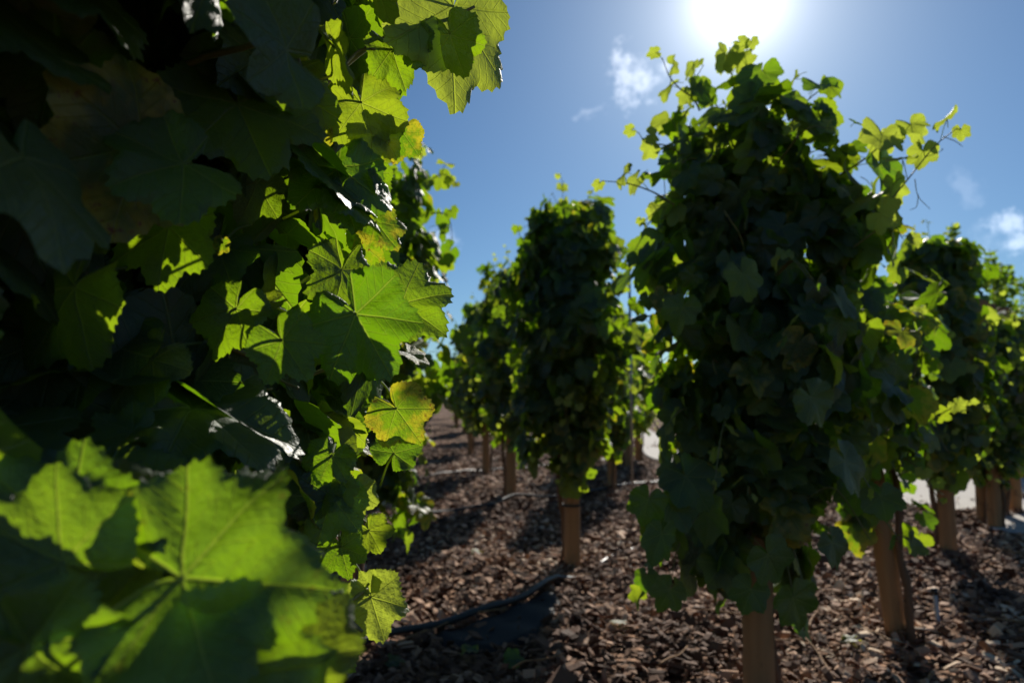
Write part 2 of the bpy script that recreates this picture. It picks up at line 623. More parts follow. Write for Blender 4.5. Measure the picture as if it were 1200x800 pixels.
V, F, T = join([chips(62000, -2.6, 4.6, 0.6, 6.4, 0.016, 0.072, 1), chips(1300, -2.6, 4.6, 0.6, 6.4, 0.05, 0.11, 4),
                chips(26000, -4.5, 6.5, 6.4, 13, 0.03, 0.085, 2), chips(9000, -7, 10, -1.5, 20, 0.04, 0.10, 3)])
tag(build('wood_chips', V, F, M_CHIP, attrs={'tone': T}, smooth=False), 'layer of loose bark chips covering the ground', 'bark chips', None, 'stuff')

# ------------------------------------------------------------------ grape leaf templates
def leaf_template(seed, nth, rings, tooth):
    g_ = np.random.default_rng(seed)
    lim = R_(171)
    th = np.linspace(-lim, lim, nth + 1)
    td = np.degrees(th)
    R = np.interp(np.abs(td), [0, 30, 55, 80, 105, 130, 150, 165, 171], [0.77, 0.76, 0.755, 0.70, 0.66, 0.60, 0.53, 0.46, 0.42])
    deep = g_.uniform(0.6, 1.35)
    for c, A_, w_ in ((0, 0.27, 30), (52, 0.17, 26), (-52, 0.17, 26), (106, 0.10, 26), (-106, 0.10, 26), (150, 0.05, 18), (-150, 0.05, 18)):
        d = np.abs(td - c - g_.uniform(-4, 4)) / w_
        R = R * (1 + A_ * g_.uniform(0.75, 1.2) * np.clip(1 - d, 0, 1) ** 1.25)
    for c, A_ in ((27, 0.09), (-27, 0.09), (78, 0.06), (-78, 0.06)):
        d = (td - c - g_.uniform(-4, 4)) / 6.5
        R = R * (1 - A_ * deep * np.exp(-d * d))
    edge = np.clip((np.abs(th) - R_(158)) / R_(14), 0, 1)
    R = R * (1 - 0.55 * edge)
    if tooth:
        k = np.arange(nth + 1)
        pat = np.array([0.0, 1.0, -0.35]) if tooth == 3 else np.array([0.6, -0.5])
        tt = pat[k % len(pat)] * g_.uniform(0.35, 1.35, nth + 1) + 0.5 * np.sin(th * 11 + g_.uniform(0, 6)) * g_.random()
    else:
        tt = g_.uniform(-0.6, 0.6, nth + 1)
    fr = np.array(rings)
    V, UVF = [(0, 0, 0)], [(0, 0, 0)]
    cup = g_.uniform(-0.15, 0.30); droop = g_.uniform(0.05, 0.45); fold = g_.uniform(-0.05, 0.38)
    wa, wb = g_.uniform(0.02, 0.09), g_.uniform(0.01, 0.045)
    p1, p2 = g_.uniform(0, 6.3, 2)
    roll = g_.uniform(-0.75, 0.8)
    for f in fr:
        r = R * f * (1 + 0.048 * tt * f ** 4)
        x = r * np.sin(th); y = r * np.cos(th)
        rel = (th + R_(26)) % R_(52) - R_(26)
        z = -droop * np.clip(y, 0, 2) ** 2 * 0.55 + 0.10 * np.clip(-y, 0, 1)
        z = z + fold * np.abs(x) * 0.55 - cup * (x * x + y * y) * 0.35
        z = z + (0.035 if nth > 100 else 0.018) * f * np.abs(np.sin(rel * 3.46)) * (f < 0.97)
        z = z + 1.3 * wa * f ** 2 * np.sin(3 * th + p1) + 1.2 * wb * f ** 3 * np.sin(8 * th + p2) + 0.03 * np.sin(x * 7 + p2) * np.sin(y * 6 + p1)
        z = z - roll * 0.30 * np.clip(x, 0, 2) ** 3 * 1.6 + roll * 0.12 * np.clip(-x, 0, 2) ** 2
        for i in range(len(th)):
            V.append((x[i], y[i], z[i])); UVF.append((x[i], y[i], f))
    n = nth + 1
    F = []
    for j in range(nth):
        F.append((0, 1 + j + 1, 1 + j))
    for k in range(len(fr) - 1):
        for j in range(nth):
            a0 = 1 + k * n + j
            F += [(a0, a0 + 1, a0 + n + 1), (a0, a0 + n + 1, a0 + n)]
    return np.array(V), np.array(F), np.array(UVF)


LOD = {
    0: [leaf_template(100 + i, 120, (0.2, 0.42, 0.62, 0.8, 0.92, 1.0), 3) for i in range(9)],
    1: [leaf_template(200 + i, 56, (0.3, 0.62, 0.86, 1.0), 2) for i in range(9)],
    2: [leaf_template(300 + i, 22, (0.5, 1.0), 0) for i in range(7)],
}


def leaf_cloud(lod, P, TIP, NRM, S, TONE, seed=0):
    """leaves at P (junction with the stalk), tip direction, face normal, size -> V, F, uv, tone"""
    g_ = np.random.default_rng(seed + 5)
    P = np.asarray(P, float); S = np.asarray(S, float); TONE = np.asarray(TONE, float)
    TIP = nrm(TIP); NRM = np.asarray(NRM, float)
    NRM = nrm(NRM - (NRM * TIP).sum(-1, keepdims=True) * TIP)
    SIDE = np.cross(TIP, NRM)
    which = g_.integers(0, len(LOD[lod]), len(P))
    Vs, Fs, Us, Ts, off = [], [], [], [], 0
    for w, (tv, tf, tu) in enumerate(LOD[lod]):
        k = np.where(which == w)[0]
        if not len(k):
            continue
        flex = g_.uniform(0.6, 1.5, (len(k), 1, 1))
        mir = np.where(g_.random(len(k)) < 0.5, 1.0, -1.0)[:, None, None]
        v = (tv[None, :, 0:1] * SIDE[k, None] * g_.uniform(0.88, 1.1, (len(k), 1, 1)) + tv[None, :, 1:2] * TIP[k, None]
             + tv[None, :, 2:3] * flex * NRM[k, None]) * S[k, None, None] + P[k, None]
        f = tf[None] + (np.arange(len(k)) * len(tv))[:, None, None] + off
        off += len(k) * len(tv)
        Vs.append(v.reshape(-1, 3)); Fs.append(f.reshape(-1, 3))
        Us.append(np.tile(tu, (len(k), 1))); Ts.append(np.repeat(TONE[k], len(tv)))
    return np.concatenate(Vs), np.concatenate(Fs), np.concatenate(Us), np.concatenate(Ts)


def tones(n, g_, old=0.10):
    t = g_.random(n) * 0.80
    k = g_.random(n) < old
    t[k] = g_.uniform(0.88, 1.0, k.sum())
    return t


def crown_radius(z, zb, H, R, taper=0.5):
    """radius of the column of leaves at height z"""
    q = np.clip((z - zb) / (H - zb), 0, 1)
    lo = 0.48 + 0.52 * np.clip(q / 0.34, 0, 1) ** 0.7
    hi = 1.0 - taper * np.clip((q - 0.62) / 0.38, 0, 1) ** 1.6
    return R * lo * hi


def crown_leaves(seed, n, zb, H, R, size, squash=1.0, old=0.10, pale=0.0, taper=0.5):
    g_ = np.random.default_rng(seed)
    z = zb + (H - zb) * g_.random(n) ** 0.95
    ph = g_.uniform(0, 2 * PI, n)
    ph0 = g_.uniform(0, 6.3, 4)
    lump = 1 + 0.15 * np.sin(2 * ph + ph0[0] + z * 2.1) + 0.12 * np.sin(3 * ph + ph0[1] - z * 5.0) + 0.13 * np.sin(z * 9.0 + ph0[2] + ph) + 0.07 * np.sin(z * 17 + 4 * ph + ph0[3])
    u = g_.random(n)
    fr = np.where(u < 0.62, g_.normal(0.97, 0.09, n), g_.uniform(0.30, 0.9, n))
    fr = np.where(u > 0.96, g_.uniform(1.1, 1.25, n), fr)
    r = crown_radius(z, zb, H, R, taper) * lump * fr
    out = np.stack([np.cos(ph), np.sin(ph), np.zeros(n)], -1)
    P = out * r[:, None]
    P[:, 1] *= squash
    P[:, 2] = z
    el = np.clip(g_.normal(0.38, 0.48, n), -0.3, 1.35)
    q = np.clip((z - zb) / (H - zb), 0, 1)
    P[:, 2] += (0.10 * np.sin(2 * ph + ph0[3]) + 0.06 * np.sin(5 * ph + ph0[0])) * (1 - q) ** 1.5 + 0.05 * np.sin(3 * ph + ph0[2]) * q ** 2
    # hollows between clumps of shoots
    cl_ = np.sin(P[:, 0] * 21 + ph0[0]) * np.sin(P[:, 1] * 19 + ph0[1]) + np.sin(P[:, 2] * 17 + ph0[2]) * np.sin(P[:, 0] * 13 - P[:, 1] * 11 + ph0[3])
    away = (cl_ > 0.55) & (fr > 0.8)
    P[away, :2] *= 0.72
    push = (cl_ < -0.75) & (fr > 0.9)
    P[push, :2] *= 1.13
    el = np.clip(el + 0.45 * np.clip(q - 0.88, 0, 1) / 0.12, -0.3, 1.4)
    jit = g_.normal(0, 0.6, n)
    o2 = np.stack([np.cos(ph + jit), np.sin(ph + jit), np.zeros(n)], -1)
    NR = o2 * np.cos(el)[:, None] + np.array([0, 0, 1.0]) * np.sin(el)[:, None]
    dn = -np.array([0, 0, 1.0]) + o2 * 0.25
    sd_ = np.cross(o2, [0, 0, 1.0])
    rl = g_.normal(0, 0.75, n)
    TIP = dn * np.cos(rl)[:, None] + sd_ * np.sin(rl)[:, None]
    TIP = TIP - (TIP * NR).sum(-1, keepdims=True) * NR
    S = size * np.clip(g_.lognormal(-0.22, 0.27, n), 0.4, 1.25) * (0.8 + 0.2 * (fr < 1.1))
    tn = tones(n, g_, old)
    if pale:
        tn[g_.random(n) < pale] = -1.0
    return P, nrm(TIP), NR, S, tn


def shoot(points, size, lod, seed, n=None, r0=0.0032, young=True, tendril=False):
    """a cane with alternating leaves that shrink and pale to its tip: (tube V,F), leaf arrays"""
    g_ = np.random.default_rng(seed)
    P = smooth_path(points, 22)
    tv, tf = tube(P, np.linspace(r0, r0 * 0.35, len(P)), 6)
    tubes = []
    L = np.linalg.norm(np.diff(P, axis=0), axis=1).sum()
    n = n or max(3, int(L / 0.05))
    LP, LT, LN, LS, LO = [], [], [], [], []
    for i in range(n):
        t = 0.15 + 0.83 * i / max(1, n - 1)
        k = min(int(t * 21), 20)
        p = P[k]; d = nrm(P[k + 1] - P[k])
        side = nrm(np.cross(d, [0.1, 0.2, 1.0]) + g_.normal(0, 0.35, 3)) * (1 if i % 2 else -1)
        pet = size * (0.75 - 0.35 * t)
        q = p + (side * 0.8 + d * 0.4 + np.array([0, 0, 0.25])) * pet
        tubes.append(tube(smooth_path([p, p + (q - p) * 0.5 + [0, 0, pet * 0.12], q], 6), 0.0011 if lod < 2 else 0.0014, 4))
        LP.append(q); LT.append(nrm(side * 0.7 + d * 0.3 + [0, 0, -0.9] + g_.normal(0, 0.3, 3)))
        LN.append(nrm(side * 0.4 + np.array([0, 0, 0.8]) + g_.normal(0, 0.55, 3)))
        LS.append(size * (1.0 - 0.62 * t) * g_.uniform(0.8, 1.1))
        LO.append(-1.0 if (young and t > 0.35) else g_.random() * 0.8)
        if tendril and i % 3 == 1:
            a_ = np.linspace(0, 1, 14)
            w = 0.012 * a_ ** 2
            tp = p + np.outer(a_, -side * 0.07 + d * 0.03 + np.array([0, 0, -0.02])) + np.c_[w * np.cos(a_ * 9), w * np.sin(a_ * 9), w * np.sin(a_ * 9 + 1)]
            tubes.append(tube(tp, np.linspace(0.0010, 0.0005, 14), 4))
    return (tv, tf, tubes), (np.array(LP), np.array(LT), np.array(LN), np.array(LS), np.array(LO))


def cat(a, b):
    return tuple(np.concatenate([x, y]) for x, y in zip(a, b))


def auto_shoots(seed, zb, H, R, size, lod, n_side, n_top):
    g_ = np.random.default_rng(seed)
    tb, lv = [], None
    for i in range(n_side + n_top):
        if i < n_side:
            z = g_.uniform(zb + 0.05, H - 0.15); ph = g_.uniform(0, 2 * PI)
            r = crown_radius(z, zb, H, R) * 0.85
            o = np.array([math.cos(ph), math.sin(ph), 0])
            L = g_.uniform(0.12, 0.26)
            p = o * r + [0, 0, z]
            up = g_.uniform(-0.7, 0.7)
            pts = [p, p + (o + [0, 0, up]) * L * 0.5, p + (o * 0.9 + np.array([0, 0, up - 0.35])) * L]
        else:
            ph = g_.uniform(0, 2 * PI); r = R * 0.35 * g_.random()
            o = np.array([math.cos(ph), math.sin(ph), 0])
            L = g_.uniform(0.14, 0.30)
            p = o * r + [0, 0, H - 0.12]
            pts = [p, p + o * 0.05 + [0, 0, L * 0.5], p + o * 0.13 + [0, 0, L]]
        t_, l_ = shoot(pts, size * 0.62, lod, seed * 31 + i)
        tb.append(t_)
        lv = l_ if lv is None else cat(lv, l_)
    return tb, lv


def canes(seed, zb, H, R, n, r0=0.004):
    """inner framework: canes climbing from the stem and arching out"""
    g_ = np.random.default_rng(seed)
    tb = []
    for i in range(n):
        ph = g_.uniform(0, 2 * PI); z = g_.uniform(zb, H - 0.45)
        o = np.array([math.cos(ph), math.sin(ph), 0])
        r = crown_radius(min(z + 0.3, H), zb, H, R)
        pts = [o * 0.06 + [0, 0, z], o * r * 0.55 + [0, 0, z + g_.uniform(0, 0.15)], o * r * 0.92 + np.array([0, 0, z + g_.uniform(-0.1, 0.35)])]
        pts.append(pts[-1] + o * 0.02 + [g_.normal(0, 0.04), g_.normal(0, 0.04), g_.uniform(-0.15, 0.2)])
        tb.append(tube(smooth_path(pts, 14), np.linspace(r0, r0 * 0.4, 14), 5))
    return tb


def stem_mesh(seed, H, ns=9):
    g_ = np.random.default_rng(seed)
    ph = g_.uniform(0, 6.3)
    pts = []
    for i, z in enumerate(np.linspace(-0.04, H * 0.86, 12)):
        a_ = ph + z * 1.1
        r = 0.068 + 0.012 * math.sin(i * 1.9 + ph)
        if i == 0:
            r += 0.02
        pts.append((r * math.cos(a_), r * math.sin(a_), z))
    P = smooth_path(pts, 40)
    rad = np.linspace(0.017, 0.007, 40) * (1 + 0.14 * np.sin(np.arange(40) * 1.7))
    return tube(P, rad, ns)


def petioles(L, seed):
    """a thin stalk behind each leaf"""
    P, T, NR, S, _ = L
    g_ = np.random.default_rng(seed + 77)
    T = nrm(T); NR = nrm(NR)
    d = nrm(-NR * 0.55 - T * 0.7 + g_.normal(0, 0.25, P.shape))
    ln = (S * g_.uniform(0.5, 0.95, len(S)))[:, None]
    mid = P + d * ln * 0.5 + [0, 0, 0.006]
    end = P + d * ln
    a_ = nrm(np.cross(d, [0.3, 0.2, 1.0])); b_ = np.cross(d, a_)
    V = []
    for q in (P, mid, end):
        for k in range(3):
            t = k / 3 * 2 * PI
            V.append(q + (a_ * math.cos(t) + b_ * math.sin(t)) * 0.0012)
    V = np.stack(V, 1)
    q = []
    for r in range(2):
        for k in range(3):
            k2 = (k + 1) % 3
            q += [(r * 3 + k, r * 3 + k2, r * 3 + 3 + k2), (r * 3 + k, r * 3 + 3 + k2, r * 3 + 3 + k)]
    F = np.array(q)[None] + (np.arange(len(P)) * 9)[:, None, None]
    return [(V.reshape(-1, 3), F.reshape(-1, 3))]


def make_vine(loc, label, group, seed, n, lod, zb=0.5, H=1.92, R=0.35, size=0.085, extra=None, prune=None, n_side=16, n_top=4, heroes=(), old=0.10, squash=1.0, extra_tubes=(), filler=None, keep=None, taper=0.5):
    root = empty('grape_vine', (loc[0], loc[1], 0))
    tag(root, label, 'vine', group)
    L = crown_leaves(seed, n, zb, H, R, size, squash, old, (0.03, 0.03, 0.12)[lod] if lod else 0.0, taper)  # far crowns get more pale leaves, sunlit yellow put into their colour
    tb, sl = auto_shoots(seed + 900, zb, H, R, size, lod, n_side, n_top)
    L = cat(L, sl)
    if extra is not None:
        L = cat(L, extra)
    if prune is not None:
        k = prune(L[0], L[1], L[3])
        L = tuple(x[k] for x in L)
    mat = M_LEAF if lod < 2 else M_LEAF_FAR
    v, f, uv, tn = leaf_cloud(lod, *L, seed=seed)
    stalks, cane_list, tendrils = [], [], []
    fixed = []
    for k_, t in enumerate(tb + list(extra_tubes)):
        (tendrils if len(t) == 4 else fixed if k_ >= len(tb) else cane_list).append(t[:2])
        if len(t) == 3 and not (keep is not None and k_ >= len(tb)):
            stalks += t[2]
    if lod < 2:
        stalks += petioles(L, seed)
        cane_list += canes(seed + 50, zb, H, R, 24)
    else:
        stalks += cane_list
    if keep is not None:
        hs_ = [t for e in extra_tubes if len(e) == 3 for t in e[2]]
        stalks = [t for t in stalks if len(t[0]) > 2000 or keep(t[0])] + hs_
        cane_list = cane_list[:0] + [t for t in cane_list if keep(t[0])]
    if filler is not None:
        v2, f2, uv2, tn2 = leaf_cloud(1, *filler, seed=seed + 3)
        f = np.vstack([f, f2 + len(v)]); v = np.vstack([v, v2]); uv = np.vstack([uv, uv2]); tn = np.concatenate([tn, tn2])
    sv, sf, _ = join([t[:2] for t in stalks])
    f = np.vstack([f, sf + len(v)]); v = np.vstack([v, sv])
    uv = np.vstack([uv, np.zeros((len(sv), 3))]); tn = np.concatenate([tn, np.full(len(sv), 0.3)])
    build('foliage', v, f, mat, root, {'leafuv': uv, 'tone': tn})
    tv, tf = stem_mesh(seed, H)
    build('stem', tv, tf, M_STEM, root)
    if lod < 2:
        for (cv, cf) in cane_list + fixed:
            build('shoot', cv, cf, M_CANE, root)
        for (cv, cf) in tendrils:
            build('tendril', cv, cf, M_CANE, root)
    return root


def copy_tree(o, parent=None):
    c = o.copy()
    COL.objects.link(c)
    c.parent = parent
    for ch in [q for q in bpy.data.objects if q.parent is o]:
        copy_tree(ch, c)
    return c


# ------------------------------------------------------------------ posts
def post_mesh(r0, r1, H, seed, ns=22):
    g_ = np.random.default_rng(seed)
    zs = list(np.linspace(-0.15, H - 0.015, 14)) + [H]
    V = []
    wob = g_.normal(0, 0.012, ns)
    for i, z in enumerate(zs):
        t = i / (len(zs) - 1)
        r = r0 + (r1 - r0) * t
        if i == len(zs) - 1:
            r *= 0.86
        for j in range(ns):
            a_ = j / ns * 2 * PI
            rr = r * (1 + wob[j] + 0.012 * math.sin(3 * a_ + z * 2))
            V.append((rr * math.cos(a_) + 0.004 * math.sin(z * 2.3 + seed), rr * math.sin(a_), z))
    F = []
    for i in range(len(zs) - 1):
        for j in range(ns):
            k = (j + 1) % ns
            F += [(i * ns + j, i * ns + k, (i + 1) * ns + k), (i * ns + j, (i + 1) * ns + k, (i + 1) * ns + j)]
    V.append((0, 0, H + 0.002)); c = len(V) - 1
    for j in range(ns):
        F.append((c, (len(zs) - 1) * ns + j, (len(zs) - 1) * ns + (j + 1) % ns))
    return np.array(V), np.array(F)


_pm = {}


def make_post(x, y, label, group, w=0.046, H=1.7, lean=(0, 0), strap=False, rz=0.0):
    key = (round(w, 3), H)
    if key not in _pm:
        v, f = post_mesh(w, w * 0.88, H, len(_pm))
        o = build('wooden_post', v, f, M_POST)
        _pm[key] = o
    else:
        o = _pm[key].copy()
        for k in list(o.keys()):
            del o[k]
        COL.objects.link(o)
    o.location = (x, y, float(zt(x, y)))
    o.rotation_euler = (lean[1], lean[0], rz)
    tag(o, label, 'post', group)
    if strap:
        for z in strap:
            a_ = np.linspace(0, 2 * PI, 25)
            rr = w * 1.06
            V, F = [], []
            for i, t in enumerate(a_[:-1]):
                for (dr, dz) in ((0, -0.006), (0.003, -0.006), (0.003, 0.006), (0, 0.006)):
                    V.append(((rr + dr) * math.cos(t), (rr + dr) * math.sin(t), z + dz))
            for i in range(24):
                for j in range(4):
                    a0 = i * 4 + j; b0 = i * 4 + (j + 1) % 4; a1 = (i + 1) % 24 * 4 + j; b1 = (i + 1) % 24 * 4 + (j + 1) % 4
                    F += [(a0, a1, b1), (a0, b1, b0)]
            build('tie_strap', np.array(V), np.array(F), M_STRAP, o, smooth=False)
    return o


GV_ = 'grape vines trained up posts as leafy columns'
GP_ = 'round wooden posts carrying the vines'

# ---- main vine, right of centre
bx, by = ground(890, 822)
MAIN = np.array([bx, by, 0])


def hero(p0, p1, n):
    """leaf from stalk junction p0 to tip p1 (px, py, distance); n = way its upper face looks"""
    a_, b_ = at(*p0), at(*p1)
    return a_, nrm(b_ - a_), nrm(n), np.linalg.norm(b_ - a_)


def pack(hs, tn, base):
    return (np.array([h[0] - base for h in hs]), np.array([h[1] for h in hs]), np.array([h[2] for h in hs]),
            np.array([h[3] for h in hs]), np.array(tn, float))


dm = by
ex, ext = None, []


def add_shoot(pixpts, base, size, seed, lod=1, n=None, young=True, tendril=False, r0=0.003):
    global ex, ext
    t_, l_ = shoot([at(*p) - base for p in pixpts], size, lod, seed, n, r0, young, tendril)
    ext.append(t_)
    ex = l_ if ex is None else cat(ex, l_)


add_shoot([(985, 320, dm - .1), (1022, 262, dm - .18), (1060, 215, dm - .22), (1095, 172, dm - .25), (1122, 150, dm - .27)], MAIN, 0.101, 11, n=7, tendril=True)
add_shoot([(985, 205, dm - .1), (1015, 185, dm - .15), (1045, 160, dm - .15), (1075, 150, dm - .15)], MAIN, 0.115, 12, n=5)
add_shoot([(1000, 290, dm - .2), (1020, 275, dm - .25), (1045, 262, dm - .25), (1058, 280, dm - .25)], MAIN, 0.088, 13, n=4)
add_shoot([(790, 240, dm - .1), (765, 225, dm - .12), (735, 215, dm - .12), (705, 212, dm - .12)], MAIN, 0.081, 14, n=4)
add_shoot([(800, 180, dm), (778, 170, dm), (758, 168, dm), (748, 155, dm)], MAIN, 0.074, 15, n=4)
add_shoot([(830, 120, dm), (805, 110, dm), (786, 92, dm), (776, 68, dm)], MAIN, 0.081, 16, n=4)
add_shoot([(862, 150, dm), (862, 110, dm), (856, 80, dm), (855, 55, dm)], MAIN, 0.095, 17, n=5)
add_shoot([(866, 140, dm), (872, 112, dm), (876, 85, dm), (872, 62, dm)], MAIN, 0.095, 18, n=5)
add_shoot([(820, 130, dm), (812, 110, dm), (816, 92, dm), (825, 76, dm)], MAIN, 0.081, 19, n=4)
add_shoot([(930, 150, dm), (945, 120, dm), (960, 105, dm), (950, 98, dm)], MAIN, 0.115, 20, n=4, young=False)
add_shoot([(800, 560, dm - .2), (780, 590, dm - .3), (765, 640, dm - .3), (768, 700, dm - .3)], MAIN, 0.115, 21, n=7, young=False)
add_shoot([(820, 600, dm - .25), (795, 640, dm - .3), (785, 690, dm - .3)], MAIN, 0.108, 22, n=4, young=False)
add_shoot([(985, 560, dm - .2), (1020, 590, dm - .25), (1045, 620, dm - .25), (1060, 640, dm - .25)], MAIN, 0.095, 23, n=5, young=False)
for pts in ([(1072, 210, dm - .22), (1076, 230, dm - .22), (1090, 245, dm - .22)], [(1076, 228, dm - .22), (1074, 242, dm - .22), (1066, 246, dm - .22)],
            [(1105, 160, dm - .25), (1120, 166, dm - .26), (1128, 172, dm - .26)], [(1040, 262, dm - .25), (1046, 285, dm - .25), (1040, 300, dm - .25)]):
    P = smooth_path([at(*p) - MAIN for p in pts], 14)
    ext.append(tube(P, np.linspace(0.0013, 0.0007, 14), 5) + (None, None))
hs = [hero((760, 585, 1.6), (748, 640, 1.58), (0.2, -.6, .6)), hero((775, 625, 1.62), (748, 690, 1.6), (-.7, -.5, .3)),
      hero((785, 690, 1.62), (760, 735, 1.6), (-.2, -.9, .3)), hero((975, 635, 1.7), (1005, 690, 1.68), (.3, -.6, .5)),
      hero((930, 700, 1.65), (955, 770, 1.63), (.2, -.8, .3)), hero((880, 690, 1.62), (862, 745, 1.6), (-.2, -.9, .3)),
      hero((900, 650, 1.6), (935, 710, 1.6), (.1, -.9, .3)), hero((990, 540, 1.7), (1040, 610, 1.68), (.4, -.7, .5)),
      hero((985, 350, 1.75), (1020, 395, 1.73), (.2, -.5, .7)), hero((985, 375, 1.75), (990, 425, 1.74), (.1, -.4, .8)),
      hero((870, 320, 1.62), (895, 375, 1.6), (.1, -.9, .3)), hero((800, 360, 1.68), (780, 410, 1.66), (-.4, -.8, .3)),
      hero((950, 465, 1.65), (990, 520, 1.63), (.2, -.8, .5))]
hs = [(h[0], h[1], h[2], h[3] * 0.60) for h in hs]
fr_ = crown_leaves(333, 130, 0.62, 1.62, 0.20, 0.088, 1.0, 0.12)      # loose fringe hanging off its right side
ex = cat(ex, (fr_[0] + np.array([0.25, 0.02, 0.0]),) + fr_[1:])
fr_ = crown_leaves(334, 80, 1.15, 1.64, 0.19, 0.088, 1.0, 0.06)
ex = cat(ex, (fr_[0] + np.array([0.15, 0.0, 0.0]),) + fr_[1:])
fr_ = crown_leaves(335, 170, 0.50, 1.60, 0.20, 0.085, 1.0, 0.06)
ex = cat(ex, (fr_[0] + np.array([-0.11, 0.0, 0.0]),) + fr_[1:])
ex = cat(ex, pack(hs, RNG.random(len(hs)) * 0.8, MAIN))


def prune_main(P, T, S):
    c = P + T * (S * 0.4)[:, None] + MAIN - CAMP
    px = 600 + FPX * c[:, 0] / (c @ _F)
    py = 400 - FPX * (c @ _U) / (c @ _F)
    k = np.ones(len(P), bool)
    # airy window on the right flank where the sky shows
    k &= ~((np.hypot((px - 943) / 14, (py - 318) / 42) < 1))
    k &= ~((np.hypot((px - 905) / 10, (py - 96) / 10) < 1) & (c[:, 1] > 0))
    # underside stays clear of the post
    k &= ~((py > 712) & (px < 935) & (px > 868))
    return k


make_vine(MAIN, 'largest leafy vine column right of centre with sunlit shoots at its top', GV_, 3, 960, 1, zb=0.40, H=1.80, R=0.25, size=0.088,
          extra=ex, prune=prune_main, taper=0.22, n_side=24, n_top=2, extra_tubes=ext, old=0.06)
make_post(bx, by, 'wooden post under the largest vine column, cut by the bottom edge of the photo', GP_, w=0.046, H=1.6)

# ---- middle vine
ex, ext = None, []
bx, by = ground(670, 662)
MID = np.array([bx, by, 0])
add_shoot([(662, 262, by), (658, 240, by), (660, 220, by), (656, 203, by)], MID, 0.075, 41, n=4)
add_shoot([(635, 300, by), (618, 290, by), (608, 272, by), (622, 262, by)], MID, 0.075, 42, n=4, young=False)
add_shoot([(720, 330, by), (735, 320, by), (742, 300, by), (738, 290, by)], MID, 0.06, 43, n=4)
make_vine(MID, 'dark leafy vine column in the centre, its post ringed by a black tie', GV_, 8, 1300, 1, zb=0.53, H=1.93, R=0.275, size=0.086, extra=ex, extra_tubes=ext, n_side=26, n_top=5, taper=0.4)
make_post(bx, by, 'pale post of the central vine with a black tie around it', GP_, w=0.044, H=1.6, strap=(0.335, 0.9))

# ---- vine standing behind the foreground foliage at left
ex, ext = None, []
LB = np.array([-0.68, 2.95, 0])
add_shoot([(500, 215, 2.9), (515, 205, 2.9), (528, 208, 2.9), (535, 220, 2.9)], LB, 0.075, 51, n=4)
add_shoot([(495, 185, 2.9), (492, 178, 2.9), (488, 170, 2.9), (486, 164, 2.9)], LB, 0.06, 52, n=4)
add_shoot([(505, 250, 2.9), (520, 250, 2.9), (528, 262, 2.9), (530, 280, 2.9)], LB, 0.07, 53, n=4, young=False)
make_vine(LB, 'vine column half hidden behind the foreground leaves, its crown against the blue sky', GV_, 14, 1200, 1, zb=0.46, H=1.94, R=0.34, size=0.086, extra=ex, extra_tubes=ext, n_side=20, n_top=4, old=0.2)
make_post(LB[0], LB[1], 'post of the vine column half hidden behind the foreground leaves', GP_, w=0.046, H=1.6)

# ---- shorter vine to the right behind the main one
bx, by = ground(1050, 740)
R1 = np.array([bx, by, 0])
ex, ext = None, []
r1v = make_vine(R1, 'shorter ragged vine column just right of the largest one, bright leaves along it', GV_, 21, 330, 1, zb=0.50, H=1.42, R=0.24, size=0.088, n_side=22, n_top=5)
make_post(bx, by, 'reddish brown post leaning left just right of the largest vine column', GP_, w=0.040, H=1.55, lean=(-0.10, 0))
r1v.rotation_euler = (0, -0.10, 0)

# ------------------------------------------------------------------ vines farther off share a few meshes
proto = [make_vine((0, 0, 0), 'x', GV_, 60 + i, 1050, 2, zb=0.56, H=1.95, R=0.285, size=0.092, n_side=26, n_top=6, old=0.14) for i in range(4)]
_used = [False] * 4


def place_vine(x, y, label, k, s=1.0, sz=1.0, rz=0.0, group=GV_, w=0.045, postlabel=None, lean=(0, 0)):
    if not _used[k]:
        o = proto[k]; _used[k] = True
    else:
        o = copy_tree(proto[k])
    o.location = (x, y, float(zt(x, y)))
    o.rotation_euler = (0, 0, rz)
    o.scale = (s, s, sz)
    tag(o, label, 'vine', group)
    make_post(x, y, postlabel, GP_ if group == GV_ else 'distant posts among the far vines', w=w, H=1.6, lean=lean, rz=rz)
    return o


spots = [
    (ground(1112, 655), 'dark vine column right of the shorter ragged one, tall and in shade', 'post of the dark shaded vine column, a thin stem standing at its left', 0, .90, .89, .4),
    (ground(1153, 612), 'vine column near the right edge, left one of the three beside the pale path', 'leftmost of the three close posts in front of the pale path at the right', 1, .85, .76, 2.0),
    (ground(1174, 606), 'vine column near the right edge, middle one of the three beside the pale path', 'middle one of the three close posts in front of the pale path', 2, .8, .73, 1.0),
    (ground(1190, 602), 'vine column cut by the right edge, last of the three beside the pale path', 'last post before the right edge, in front of the pale path', 3, .85, .76, 3.0),
    (ground(599, 586), 'vine column directly behind and left of the central one', 'post just left of the central vine, second in its row', 1, .98, 1.03, .2),
    (ground(569, 554), 'third vine column of the central row, counted from the one with the tied post', 'third post of the central row, small and pale', 2, 1.0, 1.02, 2.2),
    (ground(551, 532), 'fourth vine column of the central row, small and yellowish green', 'fourth post of the central row, thin in the distance', 0, 1.0, 1.0, 4.2),
    (ground(717, 576), 'vine column showing bright leaves at the right side of the central one', 'post right of the central vine, standing in its shade', 3, .80, .76, 1.1),
    (ground(736, 548), 'small sunlit vine column seen in the gap right of the central one', 'thin post in the gap between the two big columns', 2, .95, .93, 5.0),
    (ground(748, 540), 'pale yellow green vine column at the edge of the pale path in the gap', 'thinnest post at the edge of the path in the gap', 1, .9, .92, 3.3),
]
for i, (p, lb, pl, k, s, sz, rz) in enumerate(spots):
    place_vine(p[0], p[1], lb, k, s, sz, rz, postlabel=pl)
